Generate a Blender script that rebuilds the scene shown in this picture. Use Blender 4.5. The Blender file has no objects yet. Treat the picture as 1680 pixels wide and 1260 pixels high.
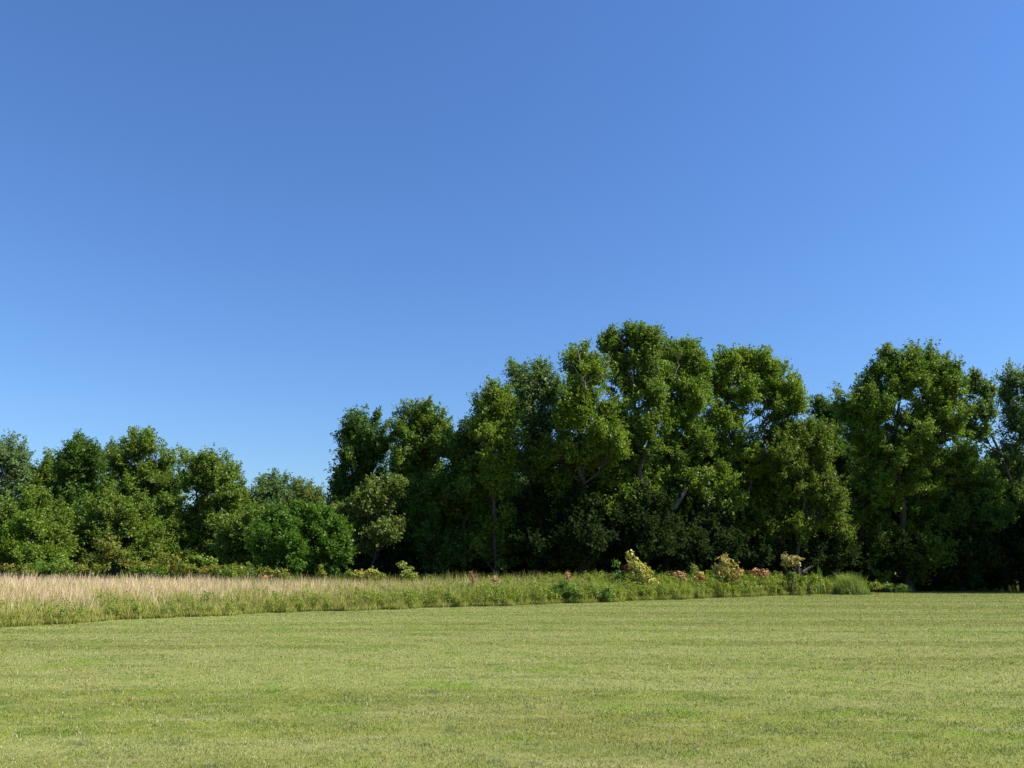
import bpy, math
import numpy as np
SC = bpy.context.scene
COL = SC.collection
PI = math.pi
F = 1318.0; HZ = 938.0; CAMH = 1.6
TH = math.atan((HZ-630)/F)
SUN_AZ, SUN_EL = 99.0, 47.0

# ------------------------------------------------------------------ camera helpers
def ray(px, py):
    u = (630-py)/F; r = (px-840)/F
    return r, math.cos(TH)-math.sin(TH)*u, math.sin(TH)+math.cos(TH)*u
def at(px, py, Y):
    x, y, z = ray(px, py)
    return np.array([x/y*Y, Y, CAMH+z/y*Y])
def gnd(px, py):
    x, y, z = ray(px, py)
    t = -CAMH/z
    return np.array([x*t, y*t, 0.0])

# ------------------------------------------------------------------ materials
class NT:
    def __init__(s, name):
        s.m = bpy.data.materials.new(name); s.m.use_nodes = True
        s.t = s.m.node_tree; s.t.nodes.clear()
    def n(s, typ, **kw):
        nd = s.t.nodes.new(typ)
        ins = kw.pop('ins', {})
        for k, v in kw.items(): setattr(nd, k, v)
        for k, v in ins.items():
            sk = nd.inputs[k]
            if hasattr(v, 'is_output') or isinstance(v, bpy.types.NodeSocket): s.t.links.new(v, sk)
            else: sk.default_value = v
        return nd
    def mix(s, fac, a, b, mode='MIX'):
        nd = s.t.nodes.new('ShaderNodeMix'); nd.data_type = 'RGBA'; nd.blend_type = mode
        for i, v in ((0, fac), (6, a), (7, b)):
            if isinstance(v, bpy.types.NodeSocket): s.t.links.new(v, nd.inputs[i])
            elif i == 0: nd.inputs[i].default_value = v
            else: nd.inputs[i].default_value = (*v, 1)
        return nd.outputs[2]
    def math(s, op, a, b=0.0, c=0.0):
        nd = s.t.nodes.new('ShaderNodeMath'); nd.operation = op
        for i, v in enumerate((a, b, c)):
            if isinstance(v, bpy.types.NodeSocket): s.t.links.new(v, nd.inputs[i])
            else: nd.inputs[i].default_value = v
        return nd.outputs[0]
    def ramp(s, fac, lo, hi):
        nd = s.t.nodes.new('ShaderNodeMapRange'); nd.clamp = True
        s.t.links.new(fac, nd.inputs[0]); nd.inputs[1].default_value = lo; nd.inputs[2].default_value = hi
        return nd.outputs[0]
    def noise(s, vec, scale, detail=3, rough=.55):
        nd = s.t.nodes.new('ShaderNodeTexNoise')
        s.t.links.new(vec, nd.inputs['Vector']); nd.inputs['Scale'].default_value = scale
        nd.inputs['Detail'].default_value = detail; nd.inputs['Roughness'].default_value = rough
        return nd.outputs[0]
    def mapping(s, vec, scale=(1,1,1), rot=(0,0,0)):
        nd = s.t.nodes.new('ShaderNodeMapping')
        s.t.links.new(vec, nd.inputs[0]); nd.inputs['Rotation'].default_value = rot; nd.inputs['Scale'].default_value = scale
        return nd.outputs[0]
    def attr(s):
        a = s.n('ShaderNodeAttribute', attribute_name='v')
        x = s.n('ShaderNodeSeparateXYZ', ins={0: a.outputs['Vector']})
        return x.outputs[0], x.outputs[1], x.outputs[2]
    def out(s, sh):
        o = s.n('ShaderNodeOutputMaterial'); s.t.links.new(sh, o.inputs[0]); return s.m

def leafy(name, dark, light, accent=None, acc=(.0, .1), trans=.42, rough=.45, spec=.2, tcol=(1.25, 1.25, .55)):
    """leaf material: per leaf and per spray variation of the leaf's own colour; thin, lets light through"""
    g = NT(name); r, c, h = g.attr()
    col = g.mix(g.ramp(g.math('ADD', g.math('MULTIPLY', r, .55), g.math('MULTIPLY', c, .45)), .1, .9), dark, light)
    if accent: col = g.mix(g.ramp(g.math('SUBTRACT', 1.0, g.math('ADD', g.math('MULTIPLY', r, .4), g.math('MULTIPLY', c, .6))), 1-acc[1], 1-acc[0]), col, accent)
    p = g.n('ShaderNodeBsdfPrincipled', ins={'Base Color': col, 'Roughness': rough, 'Specular IOR Level': spec})
    t = g.n('ShaderNodeBsdfTranslucent', ins={'Color': g.mix(1.0, col, tcol, 'MULTIPLY')})
    mx = g.n('ShaderNodeMixShader', ins={0: trans, 1: p.outputs[0], 2: t.outputs[0]})
    return g.out(mx.outputs[0])

def bark(name, a, b):
    g = NT(name); tc = g.n('ShaderNodeTexCoord').outputs['Object']
    n1 = g.noise(g.mapping(tc, (6, 6, 1.2)), 1.5, 5, .7)
    n2 = g.noise(tc, .6, 2)
    col = g.mix(g.ramp(g.math('ADD', g.math('MULTIPLY', n1, .7), g.math('MULTIPLY', n2, .3)), .35, .65), a, b)
    bp = g.n('ShaderNodeBump', ins={'Strength': .7, 'Distance': .05, 'Height': n1})
    p = g.n('ShaderNodeBsdfPrincipled', ins={'Base Color': col, 'Roughness': .9, 'Specular IOR Level': .2, 'Normal': bp.outputs[0]})
    return g.out(p.outputs[0])

EDGE_ANG = math.atan2(57, 67)
def lawn_colour(g, pos):
    """mown turf: clover patches, straw streaks that follow the mower, coarse mottling"""
    along = g.mapping(pos, (.22, 1.0, 1), (0, 0, -EDGE_ANG*.95))
    wide = g.mapping(pos, (.06, 1.0, 1), (0, 0, -EDGE_ANG*.95))
    s0 = g.noise(wide, .42, 2, .4); s1 = g.noise(along, .7, 6, .66); s2 = g.noise(along, 2.4, 5, .7); s3 = g.noise(along, 1.1, 4, .6)
    big = g.noise(pos, .17, 4, .6); mid = g.noise(pos, 1.3, 6, .72); sm = g.noise(pos, 6.0, 4, .7)
    col = g.mix(g.ramp(mid, .40, .60), (.128, .180, .018), (.230, .262, .042))
    col = g.mix(g.math('MULTIPLY', g.ramp(big, .42, .58), .7), col, (.200, .196, .040))
    col = g.mix(g.math('MULTIPLY', g.ramp(s0, .46, .54), .62), col, (.290, .315, .085))
    col = g.mix(g.math('MULTIPLY', g.ramp(s1, .50, .62), .6), col, (.268, .282, .085))
    col = g.mix(g.math('MULTIPLY', g.ramp(s3, .54, .66), .6), col, (.145, .190, .032))
    col = g.mix(g.math('MULTIPLY', g.ramp(s2, .54, .66), .55), col, (.335, .325, .130))
    col = g.mix(g.math('MULTIPLY', g.ramp(g.noise(pos, .55, 6, .68), .54, .64), .7), col, (.150, .245, .012))
    col = g.mix(g.math('MULTIPLY', g.ramp(g.noise(pos, 2.1, 6, .75), .57, .66), .8), col, (.070, .115, .035))
    col = g.mix(g.math('MULTIPLY', g.ramp(sm, .53, .66), .5), col, (.240, .205, .070))
    return col

def lawn_ground():
    g = NT('mown_turf'); pos = g.n('ShaderNodeNewGeometry').outputs['Position']
    col = lawn_colour(g, pos)
    f = g.noise(pos, 38, 2, .7); f2 = g.noise(g.mapping(pos, (1, .45, 1)), 11, 4, .75)
    col = g.mix(g.math('MULTIPLY', g.ramp(f, .35, .7), .45), col, g.mix(1., col, (.45, .42, .35), 'MULTIPLY'))
    col = g.mix(g.math('MULTIPLY', g.ramp(f2, .4, .65), .35), col, g.mix(1., col, (1.45, 1.4, 1.6), 'MULTIPLY'))
    bp = g.n('ShaderNodeBump', ins={'Strength': .6, 'Distance': .03, 'Height': f2})
    p = g.n('ShaderNodeBsdfPrincipled', ins={'Base Color': g.mix(1., col, (.80, .78, .78), 'MULTIPLY'), 'Roughness': .85, 'Specular IOR Level': .15, 'Normal': bp.outputs[0]})
    return g.out(p.outputs[0])

def lawn_blade():
    g = NT('mown_grass_blade'); r, c, h = g.attr()
    pos = g.n('ShaderNodeNewGeometry').outputs['Position']
    col = lawn_colour(g, pos)
    col = g.mix(g.ramp(r, 0, 1), g.mix(1., col, (.60, .70, .6), 'MULTIPLY'), g.mix(1., col, (1.40, 1.34, 1.4), 'MULTIPLY'))
    col = g.mix(g.math('MULTIPLY', g.ramp(c, .88, .90), .8), col, (.52, .46, .30))
    p = g.n('ShaderNodeBsdfPrincipled', ins={'Base Color': col, 'Roughness': .5, 'Specular IOR Level': .35})
    t = g.n('ShaderNodeBsdfTranslucent', ins={'Color': g.mix(1., col, (1.2, 1.25, .8), 'MULTIPLY')})
    mx = g.n('ShaderNodeMixShader', ins={0: .3, 1: p.outputs[0], 2: t.outputs[0]})
    return g.out(mx.outputs[0])

def tall_blade(name, low, high, alt, altlo=.5):
    """long grass: green foot ripening to the top colour; some culms in the other colour"""
    g = NT(name); r, c, h = g.attr()
    top = g.mix(g.ramp(r, .0, 1.), g.mix(1., high, (.75, .75, .72), 'MULTIPLY'), g.mix(1., high, (1.2, 1.2, 1.2), 'MULTIPLY'))
    col = g.mix(g.ramp(h, .15, .75), low, top)
    col = g.mix(g.ramp(c, altlo, altlo+.15), col, alt)
    p = g.n('ShaderNodeBsdfPrincipled', ins={'Base Color': col, 'Roughness': .6, 'Specular IOR Level': .25})
    t = g.n('ShaderNodeBsdfTranslucent', ins={'Color': col})
    mx = g.n('ShaderNodeMixShader', ins={0: .35, 1: p.outputs[0], 2: t.outputs[0]})
    return g.out(mx.outputs[0])

def litter():
    g = NT('leaf_litter'); pos = g.n('ShaderNodeNewGeometry').outputs['Position']
    n = g.noise(pos, 1.2, 5, .7); n2 = g.noise(pos, 14, 3, .7)
    col = g.mix(g.ramp(n, .35, .65), (.06, .05, .025), (.07, .09, .03))
    col = g.mix(g.ramp(n2, .4, .7), col, (.11, .08, .045))
    bp = g.n('ShaderNodeBump', ins={'Strength': .8, 'Distance': .05, 'Height': n2})
    p = g.n('ShaderNodeBsdfPrincipled', ins={'Base Color': col, 'Roughness': .95, 'Normal': bp.outputs[0]})
    return g.out(p.outputs[0])

M = {
 'oak':    leafy('oak_leaf', (0.060, 0.115, 0.013), (0.172, 0.265, 0.034), (0.218, 0.241, 0.057), (.10, .30)),
 'fresh':  leafy('oak_leaf_lit_tone', (.070, .125, .014), (.200, .290, .042), (.26, .28, .06), (.10, .30)),  # lightened oak leaf: stronger sunlight on the left row put into the colour
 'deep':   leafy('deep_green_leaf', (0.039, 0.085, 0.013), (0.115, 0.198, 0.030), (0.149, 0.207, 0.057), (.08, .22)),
 'gold':   leafy('yellow_green_leaf', (.078, .140, .013), (.205, .300, .036), (.25, .27, .06), (.08, .25)),
 'blue':   leafy('grey_green_leaf', (0.067, 0.121, 0.039), (0.172, 0.259, 0.090), (0.253, 0.287, 0.172), (.06, .25)),
 'olive':  leafy('olive_leaf', (.070, .120, .020), (.180, .245, .052), (0.345, 0.322, 0.149), (.10, .3)),
 'lime':   leafy('fresh_green_leaf', (.040, .098, .010), (.120, .225, .024), (.17, .26, .05), (.08, .25)),
 'brown':  leafy('brownish_green_leaf', (.062, .105, .014), (.150, .220, .030), (.20, .18, .05), (.10, .28)),
 'scrub':  leafy('scrub_leaf', (.090, .140, .016), (.235, .255, .040), (.34, .24, .06), (.12, .40)),
 'shade':  leafy('undergrowth_leaf_shade_tone', (.014, .028, .008), (.036, .062, .014), None, spec=.1, rough=.7),  # leaf colour kept nearly black, so shade inside the wood is painted in
 'yellow': leafy('chlorotic_oak_leaf', (.22, .26, .035), (.48, .47, .10), (.50, .32, .09), (.12, .4), trans=.25),
 'orange': leafy('orange_flushed_leaf', (.20, .21, .045), (.46, .40, .13), (.50, .27, .12), (.14, .42), trans=.25),
 'pink':   leafy('pink_flushed_leaf', (.29, .12, .06), (.48, .23, .14), (.42, .36, .16), (.15, .5), trans=.25),
 'red':    leafy('red_leaf', (.20, .05, .035), (.38, .10, .08), None),
 'herb':   leafy('herb_leaf', (.070, .135, .017), (0.304, 0.354, 0.051), (0.304, 0.285, 0.074), (.08, .3)),
 'herbdk': leafy('dark_herb_leaf', (.060, .130, .020), (.160, .260, .045), None),
 'bark':   bark('grey_bark', (.034, .027, .021), (.095, .078, .062)),
 'pale':   bark('pale_bark', (.09, .075, .06), (.24, .20, .16)),
 'dead':   bark('dead_bark', (.13, .10, .08), (.25, .21, .17)),
 'turf': lawn_ground(), 'blade': lawn_blade(), 'litter': litter(),
 'straw':  tall_blade('pinkish_dry_grass', (.33, .32, .11), (.76, .57, .36), (.33, .35, .085), .66),
 'green':  tall_blade('green_tall_grass', (0.175, 0.221, 0.031), (0.368, 0.373, 0.078), (0.515, 0.414, 0.221), .82),
 'reed':   tall_blade('reed_grass', (.11, .19, .03), (.26, .35, .06), (.34, .34, .1), .85),
 'white':  leafy('white_petal', (.6, .6, .6), (.8, .8, .78), None),
}

# ------------------------------------------------------------------ mesh helpers
def build(name, V, Q, mat, parent=None, attr=None, smooth=False, loc=None):
    V = np.asarray(V, np.float32).reshape(-1, 3); Q = np.asarray(Q, np.int32).reshape(-1, 4)
    me = bpy.data.meshes.new(name)
    me.vertices.add(len(V)); me.vertices.foreach_set('co', V.ravel())
    me.loops.add(Q.size); me.loops.foreach_set('vertex_index', Q.ravel())
    me.polygons.add(len(Q)); me.polygons.foreach_set('loop_start', np.arange(0, Q.size, 4, dtype=np.int32))
    if smooth: me.polygons.foreach_set('use_smooth', np.ones(len(Q), bool))
    if attr is not None:
        a = me.attributes.new('v', 'FLOAT_VECTOR', 'POINT'); a.data.foreach_set('vector', np.asarray(attr, np.float32).ravel())
    me.update(calc_edges=True)
    me.materials.append(M[mat])
    o = bpy.data.objects.new(name, me); COL.objects.link(o)
    if parent: o.parent = parent
    if loc is not None: o.location = loc
    return o
def root(name, label, cat, loc, group=None):
    o = bpy.data.objects.new(name, None); COL.objects.link(o); o.location = [float(v) for v in loc]
    o.empty_display_size = .3; o['label'] = label; o['category'] = cat
    if group: o['group'] = group
    return o
def unit(a): return a/np.maximum(np.linalg.norm(a, axis=-1, keepdims=True), 1e-9)

def leaf_mesh(C, Nn, L, W, rnd, clump, rng, droop=.15):
    """one rhombic, slightly folded leaf per centre"""
    n = len(C); t = unit(np.cross(Nn, rng.normal(size=(n, 3)))); t[:, 2] -= droop; t = unit(t)
    b = unit(np.cross(Nn, t)); L = L[:, None]; W = W[:, None]
    V = np.stack([C - t*L*.5, C + b*W*.5 + Nn*W*.18 + t*L*.05, C + t*L*.5, C - b*W*.5 + Nn*W*.18 + t*L*.05], 1)
    A = np.zeros((n, 4, 3)); A[:, :, 0] = rnd[:, None]; A[:, :, 1] = clump[:, None]; A[:, 2, 2] = 1
    Q = np.arange(n*4).reshape(n, 4)
    return V.reshape(-1, 3), Q, A.reshape(-1, 3)

class Tubes:
    def __init__(s): s.V = []; s.Q = []; s.n = 0
    def add(s, P, R, k=6):
        P = np.asarray(P, float); R = np.asarray(R, float); m = len(P)
        T = unit(np.gradient(P, axis=0)); ref = np.array([.13, .97, .2]) if abs(T[0, 1]) < .9 else np.array([1., .1, .1])
        a = unit(np.cross(T, ref)); b = np.cross(T, a)
        th = np.arange(k)*2*PI/k
        ring = P[:, None] + R[:, None, None]*(a[:, None]*np.cos(th)[None, :, None] + b[:, None]*np.sin(th)[None, :, None])
        s.V.append(ring.reshape(-1, 3))
        i = np.arange(m-1)[:, None]*k; j = np.arange(k)[None]; j2 = (j+1) % k
        s.Q.append((np.stack([i+j, i+j2, i+k+j2, i+k+j], -1)).reshape(-1, 4) + s.n); s.n += m*k
    def build(s, name, mat, parent):
        if not s.V: return None
        return build(name, np.concatenate(s.V), np.concatenate(s.Q), mat, parent, smooth=True)
def curve(a, b, sag, rng, n=6, wob=.05):
    t = np.linspace(0, 1, n)[:, None]; d = np.linalg.norm(b-a)
    P = a*(1-t) + b*t; P[:, 2:3] += sag*np.sin(t*PI)
    w = rng.normal(size=(n, 3))*wob*d; w[0] = 0; w[-1] = 0
    return P + w

# ------------------------------------------------------------------ trees
def make_tree(kind, label, cat, px, Y, lobes, mat, seed, dens=1.0, leaf=.185, trunk=.22, tmat='bark', group=None,
              lean=0.0, multi=1, dead=0, clump=.46, sub=1.0, tpath=None, tw=1.0, airy=0.0, skirt=None, fill=True):
    if skirt is None: skirt = group is not None and group.startswith(('tall', 'trees beyond'))
    """lobes: (px, py, rx_px, rz_px[, dy metres]) : where the foliage masses of this tree stand"""
    rng = np.random.default_rng(seed)
    fw = -1.3 if group is not None and group.startswith('tall') else 0
    base = np.array([(px-840)/F/1.03*Y, Y, 0.])
    r = root(kind, label, cat, base, group)
    Ls = []
    for lb in lobes:
        x, y, rx, rz = lb[:4]; y += 14 if y < 800 else 7; dy = lb[4] if len(lb) > 4 else rng.uniform(-1, 1)*.7
        dy += fw if y < 770 else 0; c = at(x, y, Y+dy) - base; k = Y/F*.88
        Ls.append((c, np.array([rx*k, min(rx, rz)*k*1.0 + .25*rx*k, rz*k])))
    n0 = len(Ls)
    if fill and not airy and n0 > 3:
        for i in range(n0):
            dd = [np.linalg.norm(Ls[i][0]-Ls[j][0]) if j != i else 1e9 for j in range(n0)]; j = int(np.argmin(dd))
            if Ls[i][0][2] > 5 and rng.uniform() < .6: Ls.append(((Ls[i][0]+Ls[j][0])/2 + np.array([rng.normal()*.3, rng.uniform(-.6, 1.2), -.5]), (Ls[i][1]+Ls[j][1])*.5*rng.uniform(.55, .85)))
    if skirt:
        xa = min(l[0]-l[2]*.5 for l in lobes); xb = max(l[0]+l[2]*.5 for l in lobes); yb = sorted(l[1]+l[3]*.5 for l in lobes)[-2]
        yy = min(yb+10, 880)
        while yy < 925:
            for xx in np.arange(xa, xb+1, 46):
                c = at(xx+rng.uniform(-12, 12), yy+rng.uniform(-8, 8), Y+rng.uniform(-.9, 4.2)) - base; k = Y/F
                Ls.append((c, np.array([30*k, 26*k, 24*k])*rng.uniform(.8, 1.15)))
            yy += 34
    H = max(c[2]+R[2]*.5 for c, R in Ls)
    top = max(Ls, key=lambda l: l[0][2])[0]
    # trunk(s)
    tb = Tubes(); br = Tubes()
    trunks = []
    for m in range(multi):
        tgt = top if m == 0 else Ls[m % len(Ls)][0]
        b0 = np.array([rng.normal()*.25*(m > 0), rng.normal()*.25*(m > 0), -.1])
        if tpath is not None and m == 0:
            P = np.array([at(a, b, Y) - base for a, b in tpath]); P = np.vstack([[P[0][0], 0, -.1], P])
        else:
            n = 9; t = np.linspace(0, 1, n)[:, None]; e = tgt*np.array([1, 1, .97])
            P = b0*(1-t) + e*t
            P[:, :2] = b0[:2]*(1-t**1.5) + e[:2]*t**1.5
            P += rng.normal(size=P.shape)*np.array([1, 1, 0])*.018*H*np.sin(t*PI)
        R = trunk*(1-.86*np.linspace(0, 1, len(P))**.9)*(1 if m == 0 else .7); R[0] *= 1.35
        tb.add(P, R, 8); trunks.append((P, R))
    LC, LN, LR, LCL = [], [], [], []
    area = leaf*leaf*.66*.5
    nmain = n0
    for li, (c, R) in enumerate(Ls):
        dn = dens if li < nmain else dens*.62
        P, TR = trunks[0] if multi == 1 else trunks[np.argmin([np.linalg.norm(p[-1]-c) for p, _ in trunks])]
        hd = np.linalg.norm(P[:, :2]-c[:2], axis=1)
        zs = c[2] - np.maximum(hd, R[0]*.5)*1.05
        i = int(np.argmin(np.abs(P[:, 2]-zs)+(P[:, 2] > c[2])*9)); i = min(max(i, 1), len(P)-1)
        a = P[i]; rr = TR[i]*.62
        LP = curve(a, c, -.06*np.linalg.norm(c-a), rng, 6, .03)
        br.add(LP, np.linspace(rr, max(rr*.35, .03), 6), 6)
        ns = max(5, int(20*sub)); Rm = R.mean()
        D = unit(rng.normal(size=(ns, 3))+np.array([0, 0, .25])); fr = rng.uniform(.42, 1.0, (ns, 1)); fr[::4] *= rng.uniform(1.0, 1.38, fr[::4].shape)
        if li < nmain and c[2] > .5*H:      # upright plumes on the upper masses
            D[:4] = unit(np.stack([rng.uniform(-.8, .8, 4), rng.uniform(-.5, .5, 4), np.full(4, 1.0)], 1)); fr[:4, 0] = rng.uniform(1.0, 1.4, 4)
        S = np.vstack([c + D*R*fr, c+rng.normal(size=(2, 3))*R*.15]); sr = Rm*rng.uniform(.18, .44, len(S))*np.concatenate([1.25-.45*fr[:, 0], [1, 1]])
        for q, (sc, s_r) in enumerate(zip(S, sr)):
            br.add(curve(LP[3 + (q % 3)], sc, 0, rng, 4, .05), np.linspace(max(rr*.4, .035), .018, 4)*tw, 4)
            nc = max(3, int(round((s_r/clump)**2*4.2*1.0)))
            d = unit(rng.normal(size=(nc, 3))); cc = sc + d*s_r*rng.uniform(.3, 1.0, (nc, 1))*np.array([1.05, 1.05, .85])
            if airy:
                for z in cc[:3]: br.add(np.array([sc, (sc+z)/2+rng.normal(size=3)*.06, z]), [.02, .014, .007], 3)
            cr = clump*rng.uniform(.55, 1.15, nc)
            fo = np.linalg.norm((sc-c)/R); tot = dn*2.7*(1.2-.5*min(fo, 1.1))*PI*(s_r+.3*clump)**2/area/nc
            per = np.maximum(4, rng.poisson(tot*rng.uniform(.5, 1.5, nc)))
            idx = np.repeat(np.arange(nc), per); n = len(idx)
            u = unit(rng.normal(size=(n, 3)))*rng.uniform(0, 1, (n, 1))**.5
            C = cc[idx] + u*cr[idx][:, None]*np.array([1.0, 1.0, .72])
            C[:, 2] -= .12*cr[idx]*(u[:, 0]**2+u[:, 1]**2)
            out = unit(C - (c*.65+sc*.35))
            nsh = 6 if sc[2] > c[2]-R[2]*.4 else 3      # shoots that break the outline
            o_ = unit(sc-c+1e-3); sd_ = unit(o_*.8+np.array([0, 0, .75])+rng.normal(size=(nsh, 3))*.45); sl = rng.uniform(.5, 1.25, nsh)*clump*1.7
            s0 = sc + sd_*s_r*.55; npl = int(15*(.24/leaf)*dn)+5; ii = np.repeat(np.arange(nsh), npl); tq = rng.uniform(0, 1, (len(ii), 1))
            C2 = s0[ii] + sd_[ii]*tq*(sl[ii][:, None]*1.15+s_r*.3) + rng.normal(size=(len(ii), 3))*(.19*(1.1-tq*.8))
            LC.append(C2); LN.append(unit(rng.normal(size=(len(ii), 3))*.7+np.array([0, 0, .6]))); LR.append(rng.uniform(0, 1, len(ii))); LCL.append(rng.uniform(0, 1, nsh)[ii])
            LC.append(C); LN.append(unit(np.array([0, 0, .5])+out*.7+rng.normal(size=(n, 3))*.6))
            LR.append(rng.uniform(0, 1, n)); LCL.append((rng.uniform(0, 1, nc)*.6+rng.uniform()*.4)[idx])
    C = np.concatenate(LC); n = len(C); keep = C[:, 2] > .15
    C = C[keep]; n = len(C)
    L = leaf*rng.uniform(.65, 1.3, n)
    V, Q, A = leaf_mesh(C, np.concatenate(LN)[keep], L, L*rng.uniform(.5, .8, n), np.concatenate(LR)[keep], np.concatenate(LCL)[keep], rng)
    tb.build('trunk', tmat, r); br.build('branches', tmat, r)
    build('crown', V, Q, mat, r, A)
    if dead:
        for _ in range(dead):
            dt = Tubes()
            c, R = Ls[rng.integers(max(2, int(n0*.65)))]
            a = c + rng.normal(size=3)*R*.3; a[1] -= R[1]*.5
            b = a + np.array([rng.normal()*R[0]*.8, -R[1]*.35, R[2]*rng.uniform(.8, 1.7)])
            P = curve(a, b, .1, rng, 6, .04); dt.add(P, np.linspace(.075, .016, 6), 4)
            for k in range(4):
                s = P[1+k]; e = s + np.array([rng.normal()*.6, rng.normal()*.4, rng.uniform(.4, 1.3)])
                dt.add(curve(s, e, 0, rng, 4, .06), np.linspace(.036, .012, 4), 3)
            dt.build('dead_branch', 'dead', r)
    return r, n

def make_shrub(kind, label, cat, px, py0, Y, lobes, mat, seed, leaf=.13, dens=1.0, group=None, clump=.16, accent=None, stems=2, stemmat='bark'):
    """multi-stemmed shrub or sapling; lobes in picture units as for trees"""
    rng = np.random.default_rng(seed)
    base = np.array([(px-840)/F/1.03*Y, Y, 0.]); r = root(kind, label, cat, base, group)
    st = Tubes(); parts = {}
    for q, lb in enumerate(lobes):
        x, y, rx, rz = lb[:4]; m = lb[4] if len(lb) > 4 else mat
        k = Y/F; c = at(x, y, Y+rng.uniform(-.15, .15)) - base; R = np.array([rx*k, (rx+rz)*.5*k, rz*k])
        for s in range(stems):
            e = c + unit(rng.normal(size=3))*R*.6
            b = np.array([rng.normal()*.08, rng.normal()*.08, 0]) + np.array([c[0]*.25*(rx > 20), 0, 0])
            st.add(curve(b, e, .05, rng, 5, .04), np.linspace(.022, .006, 5), 4)
        nc = max(4, int(7*R[0]*R[2]/clump**2*.5)); d = unit(rng.normal(size=(nc, 3)))
        cc = c + d*R*rng.uniform(.25, 1, (nc, 1)); area = leaf*leaf*.33
        per = max(4, int(dens*2.4*PI*R[0]*R[2]/area/nc)); idx = np.repeat(np.arange(nc), rng.poisson(per, nc)+2); n = len(idx)
        C = cc[idx] + unit(rng.normal(size=(n, 3)))*rng.uniform(0, 1, (n, 1))**.5*clump*rng.uniform(.8, 1.3, nc)[idx][:, None]*np.array([1, 1, .8])
        Nn = unit(np.array([0, -.1, .5]) + unit(C-c)*.6 + rng.normal(size=(n, 3))*.6); ok = C[:, 2] > .05
        L = leaf*rng.uniform(.6, 1.3, n)
        parts.setdefault(m, []).append((C[ok], Nn[ok], L[ok], rng.uniform(0, 1, n)[ok], rng.uniform(0, 1, nc)[idx][ok]))
    st.build('stems', stemmat, r)
    for m, lst in parts.items():
        C, Nn, L, rr, cl = [np.concatenate(z) for z in zip(*lst)]
        V, Q, A = leaf_mesh(C, Nn, L, L*rng.uniform(.5, .75, len(L)), rr, cl, rng)
        o = build('foliage', V, Q, m, r, A)
        if m != mat: o['label'] = {'red': 'deep red leaves', 'pink': 'pinkish red leaves', 'herbdk': 'dark green leaves', 'yellow': 'yellow leaves', 'orange': 'orange leaves'}.get(m, 'leaves of another colour')
    return r

T = []
def tree(*a, **k): T.append(make_tree(*a, **k)[1])
TR = 'tree'
# --- left row, beyond the meadow
GL = 'trees beyond the dry meadow'
tree('broadleaf_tree', 'thin grey-green tree with pale trunk cut by the left picture edge', TR, 20, 70, [(12,745,36,28),(32,775,22,34),(-10,800,36,50),(20,850,38,30),(-15,900,50,40),(35,895,35,40)], 'blue', 1, .8, trunk=.17, tmat='pale', group=GL, airy=1)
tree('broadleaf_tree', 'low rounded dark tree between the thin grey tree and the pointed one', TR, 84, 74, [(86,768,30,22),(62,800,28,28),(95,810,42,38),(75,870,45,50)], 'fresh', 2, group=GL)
tree('broadleaf_tree', 'narrow tree with a dark pointed top left of the highest left crown', TR, 135, 70, [(126,734,17,20),(138,762,36,28),(115,790,34,28),(145,815,48,40),(120,890,45,45)], 'deep', 3, 1.1, group=GL)
tree('broadleaf_tree', 'pale topped tree peeping between the pointed tree and the highest left crown', TR, 178, 78, [(176,745,22,22),(180,790,28,40),(178,850,35,40)], 'blue', 4, .9, group=GL)
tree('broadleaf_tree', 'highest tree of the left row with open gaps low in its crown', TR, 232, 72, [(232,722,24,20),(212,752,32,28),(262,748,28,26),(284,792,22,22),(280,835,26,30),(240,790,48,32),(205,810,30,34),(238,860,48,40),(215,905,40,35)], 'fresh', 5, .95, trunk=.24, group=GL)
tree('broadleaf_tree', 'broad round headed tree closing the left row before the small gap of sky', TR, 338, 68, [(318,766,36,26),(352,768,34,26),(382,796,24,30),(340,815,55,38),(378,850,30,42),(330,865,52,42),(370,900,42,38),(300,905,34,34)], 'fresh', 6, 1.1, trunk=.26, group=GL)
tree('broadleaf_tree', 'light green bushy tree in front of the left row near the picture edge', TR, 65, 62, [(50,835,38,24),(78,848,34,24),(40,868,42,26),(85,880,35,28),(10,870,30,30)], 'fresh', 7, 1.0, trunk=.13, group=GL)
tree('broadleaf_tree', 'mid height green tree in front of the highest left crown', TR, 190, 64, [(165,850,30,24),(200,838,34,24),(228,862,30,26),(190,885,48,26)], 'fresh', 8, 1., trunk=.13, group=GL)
tree('broadleaf_tree', 'small leafy tree at the left edge under the bushy one', TR, 30, 58, [(15,905,30,20),(50,915,30,18),(75,920,22,14)], 'gold', 9, 1., trunk=.09, leaf=.18, clump=.4, group=GL)
tree('broadleaf_tree', 'small domed tree standing alone in the sky gap', TR, 452, 88, [(450,788,22,16),(440,806,26,18),(470,812,28,20),(450,840,45,28)], 'blue', 10, 1.2, trunk=.2, group=GL)
tree('broadleaf_tree', 'pale feathery tree right of the small domed tree in the sky gap', TR, 505, 84, [(496,806,20,14),(512,822,20,16),(500,850,30,30)], 'olive', 11, .8, trunk=.14, group=GL)
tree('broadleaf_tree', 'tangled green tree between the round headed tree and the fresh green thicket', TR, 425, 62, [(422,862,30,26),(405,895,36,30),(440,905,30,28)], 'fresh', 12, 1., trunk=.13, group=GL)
tree('thicket_tree', 'low spreading fresh green tree beside the small gap in the tree line', TR, 492, 52, [(455,862,26,18),(490,856,34,20),(525,858,28,20),(440,888,28,22),(480,890,36,24),(525,888,34,24),(545,900,22,24),(465,922,36,20),(515,922,38,20),(552,875,14,14)], 'lime', 13, 1.15, trunk=.10, leaf=.17, clump=.36, multi=3)
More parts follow.
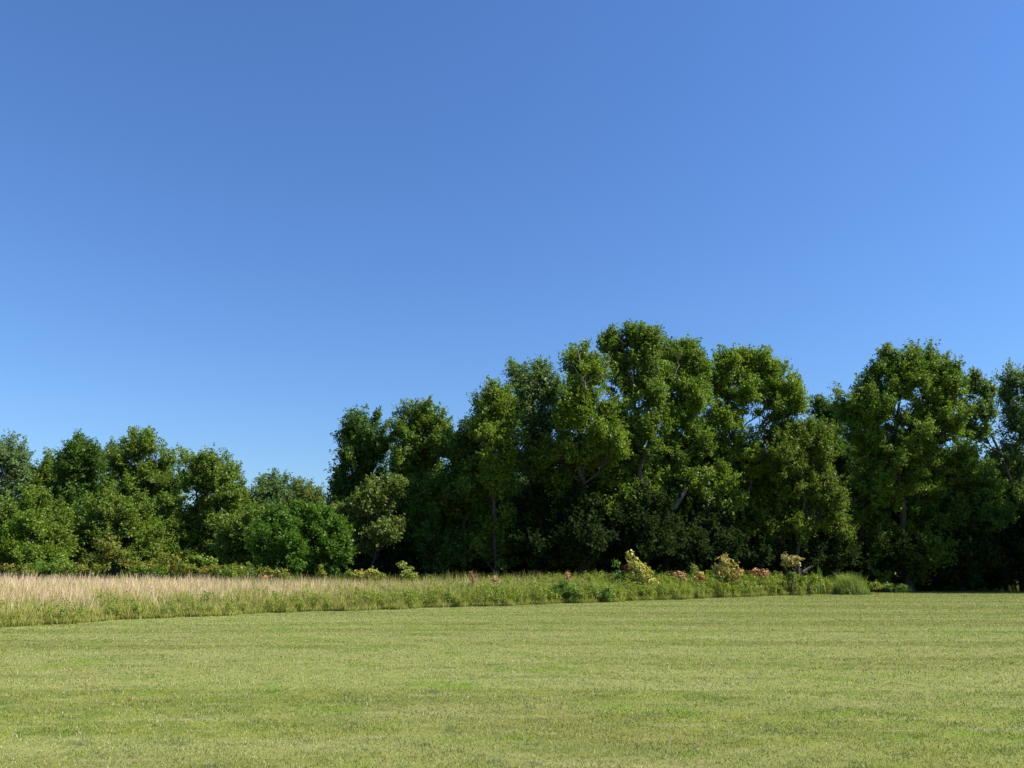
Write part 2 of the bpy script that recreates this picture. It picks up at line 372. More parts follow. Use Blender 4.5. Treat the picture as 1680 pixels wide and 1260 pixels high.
# --- middle
GM = 'tall trees of the middle wood'
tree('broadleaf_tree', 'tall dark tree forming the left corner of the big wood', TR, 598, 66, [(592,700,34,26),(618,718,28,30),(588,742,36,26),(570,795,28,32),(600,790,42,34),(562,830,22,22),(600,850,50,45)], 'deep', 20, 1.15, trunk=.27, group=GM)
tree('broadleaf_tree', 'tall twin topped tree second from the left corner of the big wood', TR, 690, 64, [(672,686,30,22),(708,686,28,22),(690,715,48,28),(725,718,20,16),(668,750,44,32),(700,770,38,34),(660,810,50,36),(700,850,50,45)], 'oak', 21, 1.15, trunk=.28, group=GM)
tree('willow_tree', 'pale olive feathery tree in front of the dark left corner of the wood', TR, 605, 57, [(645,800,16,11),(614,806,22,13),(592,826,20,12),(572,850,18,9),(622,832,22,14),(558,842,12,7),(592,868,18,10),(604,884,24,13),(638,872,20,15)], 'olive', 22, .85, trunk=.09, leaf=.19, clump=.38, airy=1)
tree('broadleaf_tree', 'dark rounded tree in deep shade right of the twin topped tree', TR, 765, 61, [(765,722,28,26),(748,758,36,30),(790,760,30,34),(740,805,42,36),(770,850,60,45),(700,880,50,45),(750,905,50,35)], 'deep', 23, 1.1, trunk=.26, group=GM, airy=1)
tree('broadleaf_tree', 'ragged open tree with a thin stepped top left of the fan shaped tree', TR, 812, 59, [(812,645,15,16),(800,672,24,22),(826,670,20,22),(797,705,26,26),(830,712,24,28),(810,745,30,26),(800,800,50,40)], 'gold', 24, .72, trunk=.2, group=GM, dead=3, clump=.5, airy=1)
tree('broadleaf_tree', 'fan shaped tree with dark ascending limbs showing below its two light tops', TR, 886, 62, [(851,612,15,16),(862,640,16,18),(888,612,17,17),(903,640,20,18),(872,675,20,18),(905,680,22,20),(846,665,13,18),(884,716,24,18),(852,742,24,20),(915,735,24,22),(890,800,45,30),(850,830,40,30),(920,860,45,40)], 'blue', 25, .72, trunk=.24, group=GM, clump=.5, tw=1.6, airy=1, multi=5)
tree('broadleaf_tree', 'yellowish tree with bare twigs between the fan shaped tree and the tallest crown', TR, 955, 58, [(950,590,24,22),(975,602,22,24),(940,640,26,20),(970,650,34,28),(935,685,30,24),(985,695,38,26),(960,735,40,22),(1010,725,26,18)], 'gold', 26, .88, trunk=.26, group=GM, dead=5)
tree('broadleaf_tree', 'tallest tree in the middle of the wood with its top clear of all others', TR, 1062, 60, [(1005,558,16,16),(1042,548,20,16),(1068,558,12,22),(1058,590,24,24),(1022,592,22,20),(1035,630,34,28),(1075,640,26,30),(1020,680,30,26),(1070,700,30,30),(1040,760,45,30)], 'oak', 27, .95, trunk=.34, group=GM, dead=4, airy=1)
tree('broadleaf_tree', 'high crown just right of the tallest tree with a flat ragged top', TR, 1118, 62, [(1098,574,20,16),(1128,576,22,18),(1145,600,18,24),(1105,612,30,24),(1135,645,34,30),(1105,670,34,32),(1145,710,40,34),(1110,750,42,34)], 'oak', 28, 1., trunk=.3, group=GM, dead=1)
tree('broadleaf_tree', 'broad golden green tree with a rounded right shoulder beside the second sky notch', TR, 1232, 64, [(1190,590,18,15),(1222,590,20,16),(1252,592,22,18),(1282,618,26,24),(1300,642,18,20),(1180,622,24,24),(1220,635,32,28),(1265,655,34,24),(1190,680,38,34),(1215,735,40,34),(1170,740,30,40)], 'gold', 29, 1.0, trunk=.27, group=GM)
tree('broadleaf_tree', 'leaning tree with a broken pale trunk low in the middle of the wood', TR, 1090, 60.5, [(1150,800,34,20),(1185,785,30,22),(1080,790,28,20),(1190,820,30,20),(1120,770,34,20),(1150,862,26,14),(1085,880,22,20)], 'oak', 30, .5, trunk=.24, tpath=[(1092,900),(1100,850),(1118,815),(1150,775)], airy=1, leaf=.21, clump=.45)
tree('broadleaf_tree', 'low yellow-green tree with thin sprays on the right of the broken pale trunk', TR, 1245, 65, [(1225,790,30,22),(1265,800,30,22),(1240,840,34,20),(1285,850,36,22),(1215,865,24,16),(1330,850,34,20)], 'gold', 31, .6, trunk=.15, airy=1, leaf=.2, clump=.42)
tree('broadleaf_tree', 'slim shaded tree with sky gaps under the fan shaped tree', TR, 905, 66, [(880,760,28,22),(930,775,32,24),(900,820,38,22),(960,800,30,28),(850,780,28,24),(960,860,44,36),(1010,830,34,34)], 'deep', 32, .75, trunk=.2, airy=1)
lr = [o for o in bpy.data.objects if o.get('label', '').startswith('leaning tree with a broken')][0]
tb = Tubes(); P = np.array([at(a_, b_, 59.4) for a_, b_ in ((1098, 858), (1103, 842), (1112, 824), (1122, 808), (1128, 800))]) - np.array(lr.location)
tb.add(P, [.15, .17, .19, .17, .05], 9); tb.build('broken_limb', 'pale', lr)
# --- right
GR = 'tall trees of the right wood'
tree('broadleaf_tree', 'brownish green lower tree below the second sky notch', TR, 1310, 63, [(1280,708,28,18),(1315,704,28,16),(1345,725,26,22),(1290,745,34,28),(1335,770,38,30),(1300,810,46,32),(1355,820,36,30)], 'brown', 40, 1.1, trunk=.22, group=GR)
tree('broadleaf_tree', 'small dark crown filling the notch left of the great round crown', TR, 1352, 74, [(1352,665,18,16),(1365,690,26,24),(1345,720,28,28),(1375,760,30,50)], 'deep', 41, 1.1, trunk=.22, group=GR)
tree('broadleaf_tree', 'great round crowned tree, largest of the right wood', TR, 1490, 68, [(1467,588,26,20),(1512,586,32,22),(1545,602,24,22),(1435,625,30,24),(1482,630,46,30),(1535,645,44,34),(1564,624,20,22),(1402,656,30,28),(1440,672,38,32),(1495,690,48,36),(1558,682,28,32),(1410,705,34,34),(1460,740,48,36),(1520,745,44,32),(1480,790,48,30),(1430,790,34,34)], 'oak', 42, 1.05, trunk=.38, group=GR)
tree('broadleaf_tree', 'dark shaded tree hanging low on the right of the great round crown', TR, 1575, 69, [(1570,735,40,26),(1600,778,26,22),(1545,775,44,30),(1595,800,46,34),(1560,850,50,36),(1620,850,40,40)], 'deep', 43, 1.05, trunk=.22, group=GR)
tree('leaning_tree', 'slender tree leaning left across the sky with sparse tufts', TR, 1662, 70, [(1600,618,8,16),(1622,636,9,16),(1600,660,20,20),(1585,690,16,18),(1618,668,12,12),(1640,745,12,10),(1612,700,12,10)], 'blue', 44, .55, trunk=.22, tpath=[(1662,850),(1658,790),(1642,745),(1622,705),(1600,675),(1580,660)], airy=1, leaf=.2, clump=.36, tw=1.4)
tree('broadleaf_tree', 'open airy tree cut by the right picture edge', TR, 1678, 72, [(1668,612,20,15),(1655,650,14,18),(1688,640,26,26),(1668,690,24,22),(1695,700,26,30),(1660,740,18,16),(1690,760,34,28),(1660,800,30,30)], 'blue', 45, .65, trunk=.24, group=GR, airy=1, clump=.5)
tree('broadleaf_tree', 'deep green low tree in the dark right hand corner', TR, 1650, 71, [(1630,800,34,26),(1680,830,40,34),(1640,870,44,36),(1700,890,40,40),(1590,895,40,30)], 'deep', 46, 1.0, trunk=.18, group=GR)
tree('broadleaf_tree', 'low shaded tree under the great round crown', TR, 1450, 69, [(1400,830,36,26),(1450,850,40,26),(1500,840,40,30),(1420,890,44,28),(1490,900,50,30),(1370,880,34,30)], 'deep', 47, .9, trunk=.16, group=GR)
# --- second row standing in the wood's own shade
GS = 'shaded trees behind the front row of the wood'
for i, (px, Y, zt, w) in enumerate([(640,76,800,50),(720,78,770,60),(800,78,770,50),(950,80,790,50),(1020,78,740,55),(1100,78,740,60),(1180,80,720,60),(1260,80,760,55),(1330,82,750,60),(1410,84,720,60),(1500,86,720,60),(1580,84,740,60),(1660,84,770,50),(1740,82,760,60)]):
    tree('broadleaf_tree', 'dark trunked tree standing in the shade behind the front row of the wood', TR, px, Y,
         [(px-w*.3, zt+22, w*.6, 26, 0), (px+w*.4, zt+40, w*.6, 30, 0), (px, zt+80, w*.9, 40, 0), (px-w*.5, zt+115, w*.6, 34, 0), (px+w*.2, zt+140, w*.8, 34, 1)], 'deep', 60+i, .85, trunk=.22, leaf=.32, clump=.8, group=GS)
tree('broadleaf_tree', 'tree of the wood just outside the right picture edge', TR, 1820, 65, [(1800,600,55,50,0),(1850,600,55,50,0),(1790,690,60,60,0),(1860,700,60,60,0),(1800,790,60,60,0),(1860,800,60,60,0),(1800,880,60,50,0)], 'deep', 80, 1., trunk=.3, group=GR)  # out of view, added to cast shade on the right wood
tree('broadleaf_tree', 'tree of the wood further outside the right picture edge', TR, 1970, 64, [(1950,560,60,50,0),(2000,580,70,50,0),(1960,640,80,60,0),(1990,720,70,60,0),(1940,800,70,50,0)], 'deep', 81, 1., trunk=.3, group=GR)  # second unseen tree, added to darken the low right corner
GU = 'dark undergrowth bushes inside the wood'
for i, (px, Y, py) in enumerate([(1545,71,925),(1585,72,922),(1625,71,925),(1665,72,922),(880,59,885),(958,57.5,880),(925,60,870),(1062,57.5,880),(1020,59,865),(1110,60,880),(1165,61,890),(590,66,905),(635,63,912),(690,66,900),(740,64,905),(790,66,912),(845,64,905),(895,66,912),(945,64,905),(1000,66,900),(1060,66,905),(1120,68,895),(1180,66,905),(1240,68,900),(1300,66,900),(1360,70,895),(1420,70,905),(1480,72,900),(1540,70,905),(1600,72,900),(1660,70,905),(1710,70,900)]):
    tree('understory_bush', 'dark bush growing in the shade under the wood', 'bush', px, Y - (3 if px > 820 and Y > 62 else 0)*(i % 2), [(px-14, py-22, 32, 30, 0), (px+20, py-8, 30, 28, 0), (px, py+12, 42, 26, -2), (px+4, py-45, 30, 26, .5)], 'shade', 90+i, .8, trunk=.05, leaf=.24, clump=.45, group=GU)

# ------------------------------------------------------------------ shrubs and saplings at the wood's edge
def shrub(*a, **k): return make_shrub(*a, **k)
SH = 'shrub'; SP = 'sapling'
shrub('oak_sapling', 'tall yellow-green sapling with a red flush, largest of the meadow edge', SP, 1045, 0, 49.5, [(1033,912,10,10),(1043,926,15,12),(1053,940,20,14),(1064,951,15,9),(1040,957,20,9,'herb'),(1029,934,6,8,'red'),(1012,925,8,9,'herbdk'),(1016,945,12,12,'herbdk')], 'yellow', 201, leaf=.17, dens=.85)
shrub('oak_sapling', 'domed orange and yellow sapling beside the small green and red one', SP, 1192, 0, 54.5, [(1188,920,12,11),(1198,933,22,14),(1178,935,14,11),(1205,945,16,9),(1185,950,22,9,'herb')], 'orange', 202, leaf=.16, dens=.8)
shrub('oak_sapling', 'small narrow green sapling with dark red foot left of the domed orange one', SP, 1143, 0, 53, [(1138,932,6,9,'herb'),(1146,944,9,9),(1150,950,8,6,'red')], 'orange', 203, leaf=.14)
shrub('oak_sapling', 'tiny pinkish red sapling right of the tall yellow-green one', SP, 1114, 0, 52, [(1112,943,10,8),(1120,947,8,6)], 'pink', 204, leaf=.13)
shrub('oak_sapling', 'low salmon pink sapling between the two orange ones', SP, 1248, 0, 56.5, [(1240,938,10,8),(1254,940,11,9)], 'pink', 205, leaf=.14)
shrub('oak_sapling', 'round orange headed sapling on a thin bare stem', SP, 1297, 0, 58, [(1290,916,12,8),(1304,919,14,9),(1297,926,17,6),(1298,946,14,9,'herbdk')], 'orange', 206, leaf=.16, stems=3)
shrub('oak_sapling', 'small salmon sapling above the grass left of the tall yellow-green one', SP, 931, 0, 46, [(931,944,6,6),(932,950,8,5)], 'pink', 207, leaf=.12)
shrub('oak_sapling', 'thin orange sprig right of the green shrub in the dry grass', SP, 776, 0, 42, [(774,941,3,6),(778,950,6,8)], 'pink', 208, leaf=.12)
shrub('oak_sapling', 'short reddish sprig with a green neighbour in the dry grass', SP, 812, 0, 42, [(812,951,8,7)], 'pink', 209, leaf=.12)
shrub('shrub', 'conical bright green shrub in front of the dark wood', SH, 667, 0, 45, [(658,928,7,6),(668,936,14,8),(672,944,18,8)], 'herb', 210, leaf=.16)
shrub('shrub', 'yellow leaved shrub in front of the dark wood edge', SH, 590, 0, 44, [(575,940,10,8,'herb'),(592,944,16,9),(608,940,12,9),(622,944,10,8,'herb')], 'yellow', 211, leaf=.13)
shrub('shrub', 'narrow yellow-green shrub before the fresh green thicket', SH, 526, 0, 44, [(526,936,6,7),(528,944,8,7)], 'scrub', 212, leaf=.12)
shrub('shrub', 'tiny green sprout beside the short reddish sprig', SH, 832, 0, 44, [(832,951,7,6)], 'herb', 213, leaf=.12)
shrub('shrub', 'low green shrub left of the tall yellow-green sapling', SH, 964, 0, 47, [(960,944,5,5),(966,950,9,6)], 'herb', 214, leaf=.12)
shrub('oak_sapling', 'rust tinted seedling before the round headed tree', SP, 432, 0, 44, [(432,946,8,5)], 'pink', 215, leaf=.12)
shrub('shrub', 'sparse weedy shrub last before the shaded corner', SH, 1448, 0, 66, [(1438,940,8,9),(1456,944,10,9),(1448,954,16,8)], 'brown', 216, leaf=.14, dens=.7)
shrub('shrub', 'leafy low green bush closing the weedy strip before the shaded lawn end', SH, 1425, 0, 61.5, [(1412,958,16,8),(1436,960,16,7)], 'herb', 217, leaf=.13)
shrub('shrub', 'dark low weeds at the very tip of the weedy strip', SH, 1466, 0, 64, [(1456,960,12,7),(1478,963,12,5)], 'herbdk', 218, leaf=.13)
shrub('shrub', 'bright leafy green clump beside the round headed orange sapling', SH, 1325, 0, 56.5, [(1312,952,14,9),(1336,952,16,9)], 'herb', 219, leaf=.12)
GY = 'yellow scrub under the left row'
for i, (px, Y, lb, m, lab) in enumerate([
    (178, 54, [(172,890,20,14),(186,905,26,16),(160,915,22,14)], 'scrub', 'tallest orange tinted scrub bush under the left row'),
    (125, 54, [(110,930,26,10),(140,928,24,12)], 'scrub', 'low yellow scrub bush left of the tallest orange tinted one'),
    (220, 53, [(212,920,22,14),(238,928,24,12)], 'scrub', 'yellow scrub bush right of the tallest orange tinted one'),
    (275, 54, [(258,925,22,14),(285,922,24,14),(300,934,22,10)], 'scrub', 'yellow-green scrub bush below the gap left of the round headed tree'),
    (370, 50, [(350,937,26,8),(380,934,30,10),(405,940,20,7)], 'scrub', 'wide low scrub mound below the round headed tree'),
    (25, 52, [(5,935,24,9),(40,934,22,9)], 'scrub', 'low scrub bush at the left picture edge'),
    (75, 53, [(60,930,18,11),(90,926,20,12)], 'herbdk', 'deep green low bush among the yellow scrub'),
    (330, 55, [(320,918,20,14),(345,924,18,12)], 'gold', 'green scrub bush at the foot of the round headed tree')]):
    shrub('scrub_bush', lab, SH, px, 0, Y, lb, m, 230+i, leaf=.17, clump=.28, dens=.9, group=GY)
for i, (px, w_, y_) in enumerate([(100,30,932),(150,26,930),(242,30,932),(318,28,934),(395,34,936),(450,26,938)]):
    shrub('scrub_bush', ['ochre low scrub at the left end of the scrub line', 'low scrub directly below the tallest orange tinted bush', 'low ochre scrub in the middle of the scrub line', 'low leafy scrub just left of the wide low mound', 'low scrub joining the wide mound to the fresh green thicket', 'low scrub touching the left foot of the fresh green thicket'][i], SH, px, 0, 51-i*.4, [(px-w_*.5, y_, w_*.7, 10), (px+w_*.5, y_+3, w_*.7, 9)], 'scrub' if i % 2 else 'gold', 270+i, leaf=.15, clump=.25, dens=.9, group=GY)
shrub('weed_clump', 'dark green leafy clump at the lawn edge, left one of two', 'weeds', 925, 0, 43.5, [(915,968,14,14),(934,972,14,14),(925,955,10,10,'herbdk')], 'herbdk', 250, leaf=.10, dens=1.1)
shrub('weed_clump', 'dark green leafy clump at the lawn edge, right one of two', 'weeds', 985, 0, 44.5, [(975,974,16,12),(996,973,14,12)], 'herbdk', 251, leaf=.10, dens=1.1)

# ------------------------------------------------------------------ ground
rng = np.random.default_rng(5)
def sheet(name, pts, z, mat):
    me = bpy.data.meshes.new(name); me.from_pydata([(float(p[0]), float(p[1]), z) for p in pts], [], [list(range(len(pts)))]); me.update()
    me.materials.append(M[mat]); o = bpy.data.objects.new(name, me); COL.objects.link(o); o['kind'] = 'structure'; return o
sheet('ground', [(-900,-300),(900,-300),(900,1800),(-900,1800)], 0, 'turf')
EP = [(-260,1050),(-120,1040),(0,1029),(120,1023),(230,1016),(420,1007),(700,998),(900,991.5),(1100,984),(1300,976.5),(1400,973),(1490,969.5)]
E0 = np.array([gnd(*p)[:2] for p in EP]); E0 = np.vstack([E0, E0[-1]+(E0[-1]-E0[-2])*np.array([[1.2, .6]])*2.2])
seg = np.linalg.norm(np.diff(E0, axis=0), axis=1); cum = np.concatenate([[0], np.cumsum(seg)]); LEN = cum[-1]
def edge_pt(s, d):
    """point d metres behind the lawn edge at arc length s"""
    x = np.interp(s, cum, E0[:, 0]); y = np.interp(s, cum, E0[:, 1])
    wig = .28*np.sin(s*.9)+.18*np.sin(s*2.3+1)+.1*np.sin(s*5.1+2)
    return np.stack([x - .62*(d+wig), y + .78*(d+wig)], -1)
ss = np.linspace(0, LEN, 160)
front = edge_pt(ss, ss*0+.12); back = [(E0[-1][0]+200, 160), (E0[-1][0]+200, 400), (-300, 400), (-300, 60)]
sheet('forest_floor', list(front)+[(E0[-1][0]+200, E0[-1][1]+20)]+back[1:], .004, 'litter')

# ------------------------------------------------------------------ grasses (nobody could count them)
def blades(name, P, Hh, W, lean, rnd, cl, mat, label, bend=.35, facing=None):
    n = len(P); a = rng.uniform(0, 2*PI, n) if facing is None else facing
    w = np.stack([np.cos(a), np.sin(a), 0*a], -1)*W[:, None]*.5
    la = rng.uniform(0, 2*PI, n); ln = np.stack([np.cos(la), np.sin(la), 0*la], -1)*(lean*Hh*rng.uniform(.2, 1, n))[:, None]
    z = np.zeros((n, 3)); z[:, 2] = Hh
    B = np.concatenate([P, np.zeros((n, 1))], 1)
    mid = B+z*.55+ln*bend; tip = B+z+ln
    V = np.stack([B-w, B+w, mid+w*.85, mid-w*.85, tip+w*.15, tip-w*.15], 1).reshape(-1, 3)
    i = np.arange(n)[:, None]*6; Q = np.concatenate([i+[0, 1, 2, 3], i+[3, 2, 4, 5]], 1).reshape(-1, 4)
    A = np.zeros((n, 6, 3)); A[:, :, 0] = rnd[:, None]; A[:, :, 1] = cl[:, None]; A[:, 2:4, 2] = .55; A[:, 4:, 2] = 1
    o = build(name, V, Q, mat, None, A.reshape(-1, 3)); o['kind'] = 'stuff'; o['label'] = label; o['category'] = 'grass'
    return o
def patch(x, y, f, k):   # smooth 2-D value pattern in 0..1
    v = np.sin(x*f+k)*np.cos(y*f*1.3+k*2)+.6*np.sin(x*f*2.3+y*f*1.7+k*3)+.4*np.cos(x*f*4.1-y*f*3.7+k)
    return np.clip(v/3.2+.5, 0, 1)

# where along the edge things are, as picture columns
colx = np.array([p[0] for p in EP]+[1640.0])
def col_of(s): return np.interp(s, cum, colx)

# dry pinkish grass filling the left meadow
def samp(n, smin, smax, dmin, dmax, pw=1.0):
    s = rng.uniform(smin, smax, n); d = dmin+(dmax-dmin)*rng.uniform(0, 1, n)**pw; return s, d
n = 520000; s, d = samp(n, 0, LEN*.78, 1.0, 21, 1.5); c = col_of(s)
P = edge_pt(s, d); pt = patch(P[:, 0], P[:, 1], .45, 1.3)
wgt = np.clip(1.2-c/1000, .16, 1)*np.clip((d-1.2-1.2*pt)/2.2, .04, 1)*np.clip(.45+pt, 0, 1)
dmax = np.interp(c, [0, 500, 800, 1100], [22, 16, 9, 4])
k = (rng.uniform(0, 1, n) < wgt) & (d < dmax); s, d, P, pt, c = s[k], d[k], P[k], pt[k], c[k]; n = len(P)
hb = np.interp(d, [0, 4, 10, 22], [.62, .92, 1.12, 1.3])*(.62+.45*patch(P[:, 0], P[:, 1], 1.6, 5.)+.3*patch(P[:, 0], P[:, 1], 4.3, 2.))
blades('dry_meadow_grass', P, hb*rng.uniform(.65, 1.12, n), rng.uniform(.014, .034, n), .34, rng.uniform(0, 1, n), np.clip(rng.uniform(0, 1, n)*.8+pt*.1, 0, 1), 'straw', 'tall pinkish dry grass filling the meadow behind the green fringe')
# green tall grass: fringe and everywhere between
n = 330000; s, d = samp(n, 0, LEN*.985, 0, 14, 1.9); c = col_of(s); P = edge_pt(s, d); pt = patch(P[:, 0], P[:, 1], .8, 4.1)
dm = np.interp(c, [0, 600, 1100, 1400, 1640], [14, 13, 9, 5, .3]); k = (d < dm) & (rng.uniform(0, 1, n) < np.where(d < 3.5, 1, .55)); P, d, c, pt = P[k], d[k], c[k], pt[k]; n = len(P)
hb = np.minimum(np.interp(d, [0, .3, 2.2, 5, 14], [.16, .42, .72, .95, 1.1]), np.interp(c, [0, 1000, 1420, 1480, 1500, 1640], [2, 2, 1.8, 1.1, .35, .2]))*(.75+.5*pt)*np.interp(c, [0, 600, 1000], [1, 1.1, 1.35])
blades('green_meadow_grass', P, hb*rng.uniform(.5, 1.15, n), rng.uniform(.012, .028, n), .45, rng.uniform(0, 1, n), rng.uniform(0, 1, n), 'green', 'tall green grass fringing the mown lawn')

# leafy herbs: stems with many small leaves, thickest in the right half of the fringe
ns = 20000; s, d = samp(ns, 0, LEN*.985, .1, 9, 1.5); c = col_of(s); P = edge_pt(s, d); pt = patch(P[:, 0], P[:, 1], 1.1, 2.2)
k = (rng.uniform(0, 1, ns) < np.interp(c, [0, 500, 900, 1200], [.20, .30, .8, 1])*np.clip(pt*1.7, .2, 1)) & (d < np.interp(c, [0, 900, 1300, 1480, 1500], [4, 5, 9, 6, 2.8]))
P, d, c, pt = P[k], d[k], c[k], pt[k]; ns = len(P)
hh = np.interp(d, [0, .5, 3, 9], [.42, .75, 1.0, 1.15])*(.7+.6*pt)*rng.uniform(.7, 1.1, ns)*np.interp(c, [0, 700, 1250], [.75, .95, 1.35])
per = 46; idx = np.repeat(np.arange(ns), per); nn = len(idx); tt = rng.uniform(.12, 1, nn)**.8
a = rng.uniform(0, 2*PI, nn); lean = rng.normal(size=(ns, 2))*.12
C = np.stack([P[idx, 0]+lean[idx, 0]*tt+np.cos(a)*.09, P[idx, 1]+lean[idx, 1]*tt+np.sin(a)*.09, hh[idx]*tt], -1)
Nn = unit(np.stack([np.cos(a)*.5, np.sin(a)*.5, np.full(nn, .8)], -1)+rng.normal(size=(nn, 3))*.35)
L = rng.uniform(.06, .12, nn)*np.interp(P[idx, 1], [25, 60], [.9, 1.3])
V, Q, A = leaf_mesh(C, Nn, L, L*.42, rng.uniform(0, 1, nn), np.clip(rng.uniform(0, .5, ns)+.6*patch(P[:, 0], P[:, 1], 1.9, 8.), 0, 1)[idx], rng, .3)
o = build('meadow_herbs', V, Q, 'herb', None, A); o['kind'] = 'stuff'; o['label'] = 'leafy yellow-green weeds crowding the lawn edge'; o['category'] = 'weeds'

# far wood seen through the gaps
nc = 5200; x = rng.uniform(-190, 210, nc); y = rng.uniform(112, 135, nc); top = 4.0+2.2*patch(x, y*0, .07, 1)+1.2*patch(x, y*0, .3, 2)
z = top*rng.uniform(.0, 1, nc)**1.1; idx = np.repeat(np.arange(nc), 34); nn = len(idx)
C = np.stack([x[idx], y[idx], z[idx]], -1)+rng.normal(size=(nn, 3))*.6; C[:, 2] = np.maximum(C[:, 2], .1)
L = rng.uniform(.45, .8, nn); V, Q, A = leaf_mesh(C, unit(rng.normal(size=(nn, 3))+[0, -.4, .8]), L, L*.7, rng.uniform(0, 1, nn), rng.uniform(0, 1, nc)[idx], rng)
o = build('distant_wood', V, Q, 'deep', None, A); o['kind'] = 'stuff'; o['label'] = 'low distant woodland glimpsed between the trunks'; o['category'] = 'woodland'

# low growth on the floor of the wood
nu = 15000; P = np.stack([rng.uniform(-62, 66, nu), rng.uniform(44, 104, nu)], -1)
ey = np.interp(P[:, 0], E0[:, 0], E0[:, 1]); dmn = np.interp(P[:, 0], [-60, -20, 0, 15, 28, 34], [27, 22, 14, 9, 3.5, 1.5])
P = P[P[:, 1] > ey+dmn]; nu = len(P)
hh = rng.uniform(.25, 1.3, nu)**1.1; idx = np.repeat(np.arange(nu), 30); nn = len(idx)
C = np.stack([P[idx, 0], P[idx, 1], hh[idx]*rng.uniform(.1, 1, nn)], -1)+rng.normal(size=(nn, 3))*[.3, .3, .08]; C[:, 2] = np.maximum(C[:, 2], .04)
L = rng.uniform(.12, .24, nn); V, Q, A = leaf_mesh(C, unit(rng.normal(size=(nn, 3))*.5+[0, 0, .8]), L, L*.6, rng.uniform(0, 1, nn), rng.uniform(0, 1, nu)[idx], rng)
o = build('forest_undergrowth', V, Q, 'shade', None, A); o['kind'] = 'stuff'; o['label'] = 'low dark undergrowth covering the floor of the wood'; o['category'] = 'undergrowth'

# single tall grasses that stand out
def reeds(name, label, px, Y, n, h0, h1, spread, lean=.2, w=.03, mat='reed'):
    b = np.array([(px-840)/F/1.03*Y, Y]); P = rng.normal(size=(n, 2))*spread*.5
    P = P[np.linalg.norm(P, axis=1) < spread*1.2]; n = len(P)
    h = rng.uniform(h0, h1, n)*(1-.55*np.minimum(1.1, np.linalg.norm(P, axis=1)/spread)**2)
    o = blades(name, P, h, np.full(n, w)*rng.uniform(.6, 1.3, n), lean, rng.uniform(0, 1, n), rng.uniform(0, 1, n), mat, label, .3)
    del o['kind']; o['category'] = 'grass clump'; o.location = (b[0], b[1], 0); return o
reeds('reed_clump', 'few tall upright blades left of the round grass tussock', 1346, 60, 16, 1.7, 2.4, .35, .3, .07)
reeds('grass_tussock', 'round dark green grass tussock near the end of the fringe', 1393, 60, 1900, .45, 1.75, 1.15, .7, .035)
reeds('grass_tussock', 'thin pale stalks right of the tall yellow-green sapling', 1086, 52, 30, 1.0, 1.7, .35, .12, .03, 'green')
reeds('grass_tussock', 'bright green tuft right before the lawn meets the deep shade', 1478, 66, 900, .4, .8, .8, .5, .035)

# mown blades of the lawn, finer near the camera
n = 1250000; r_ = 4.2+(92-4.2)*rng.uniform(0, 1, n)**1.6; az = rng.uniform(-.74, .74, n); P = np.stack([r_*np.sin(az), r_*np.cos(az)], -1)
ex = np.interp(P[:, 0], E0[:, 0], E0[:, 1]); k = P[:, 1] < ex+.3; P = P[k]; r_ = r_[k]; n = len(P)
tuft = patch(P[:, 0], P[:, 1], 2.6, .7)*.5+patch(P[:, 0], P[:, 1], 9., 3.)*.5
blades('lawn_grass', P, (.007+.026*tuft**1.8)*rng.uniform(.5, 1.4, n)*(1+r_*.010), .0022+r_*.00042, .9, rng.uniform(0, 1, n), rng.uniform(0, 1, n), 'blade', 'short mown lawn grass with straw coloured clippings', .5)
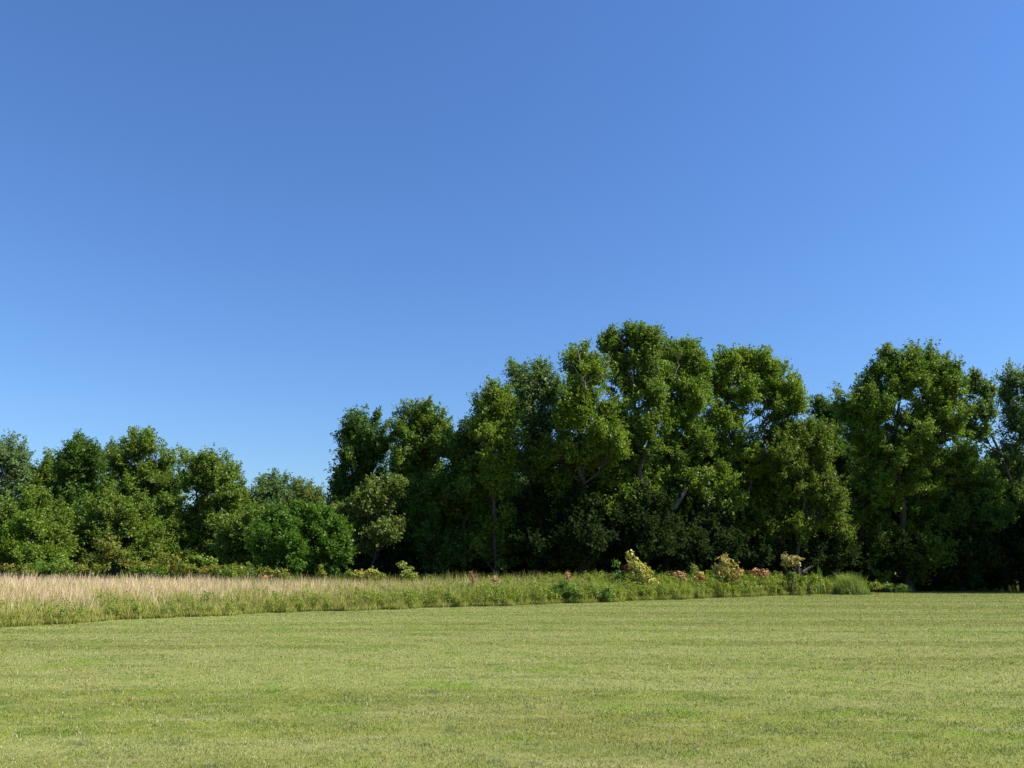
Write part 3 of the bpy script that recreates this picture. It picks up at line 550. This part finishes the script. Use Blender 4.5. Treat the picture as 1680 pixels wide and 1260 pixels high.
# a few pale flower heads in the fringe
nf = 70; s = rng.uniform(LEN*.25, LEN*.8, nf); P = edge_pt(s, rng.uniform(1.5, 6, nf)); C = np.concatenate([P, rng.uniform(.8, 1.15, (nf, 1))], 1)
C = np.repeat(C, 4, 0)+rng.normal(size=(nf*4, 3))*.025; L = np.full(nf*4, .04)
V, Q, A = leaf_mesh(C, unit(rng.normal(size=(nf*4, 3))+[0, -.4, .8]), L, L*.8, rng.uniform(0, 1, nf*4), rng.uniform(0, 1, nf*4), rng)
o = build('wildflowers', V, Q, 'white', None, A); o['kind'] = 'stuff'; o['label'] = 'small white flower heads dotted through the grass fringe'; o['category'] = 'flowers'

# ------------------------------------------------------------------ sky, sun, camera
w = bpy.data.worlds.new("World"); SC.world = w; w.use_nodes = True; nt = w.node_tree
bg = nt.nodes['Background']; sky = nt.nodes.new('ShaderNodeTexSky'); sky.sky_type = 'NISHITA'; sky.sun_disc = False
sky.sun_elevation = math.radians(SUN_EL); sky.sun_rotation = math.radians(SUN_AZ)
sky.air_density = 1.5; sky.dust_density = .05; sky.ozone_density = 6.0; sky.altitude = 0
hs = nt.nodes.new('ShaderNodeMix'); hs.data_type = 'RGBA'; hs.blend_type = 'MULTIPLY'; hs.inputs[0].default_value = 1
hs.inputs[7].default_value = (.56, .735, 1.035, 1)          # the camera's blue white balance
nt.links.new(sky.outputs[0], hs.inputs[6]); nt.links.new(hs.outputs[2], bg.inputs[0]); bg.inputs[1].default_value = .083
ld = bpy.data.lights.new('sun', 'SUN'); ld.energy = 5.0; ld.angle = math.radians(.53); ld.color = (1, .955, .88)
lo = bpy.data.objects.new('sun', ld); COL.objects.link(lo)
from mathutils import Vector
a = math.radians(SUN_AZ); e = math.radians(SUN_EL)
sd = Vector((math.sin(a)*math.cos(e), math.cos(a)*math.cos(e), math.sin(e)))
lo.rotation_euler = sd.to_track_quat('Z', 'Y').to_euler()
cam = bpy.data.cameras.new('camera'); co = bpy.data.objects.new('camera', cam); COL.objects.link(co)
cam.sensor_width = 36; cam.lens = 36*F/1680; cam.clip_end = 5000; cam.clip_start = .05
co.location = (0, 0, CAMH); co.rotation_euler = (PI/2+TH, 0, 0); SC.camera = co
SC.render.resolution_x = 1024; SC.render.resolution_y = 768
SC.view_settings.view_transform = 'Standard'; SC.view_settings.look = 'None'; SC.view_settings.exposure = 0.88; SC.view_settings.gamma = 1
try:
    SC.cycles.max_bounces = 6; SC.cycles.diffuse_bounces = 4; SC.cycles.glossy_bounces = 2; SC.cycles.transmission_bounces = 4
except Exception: pass
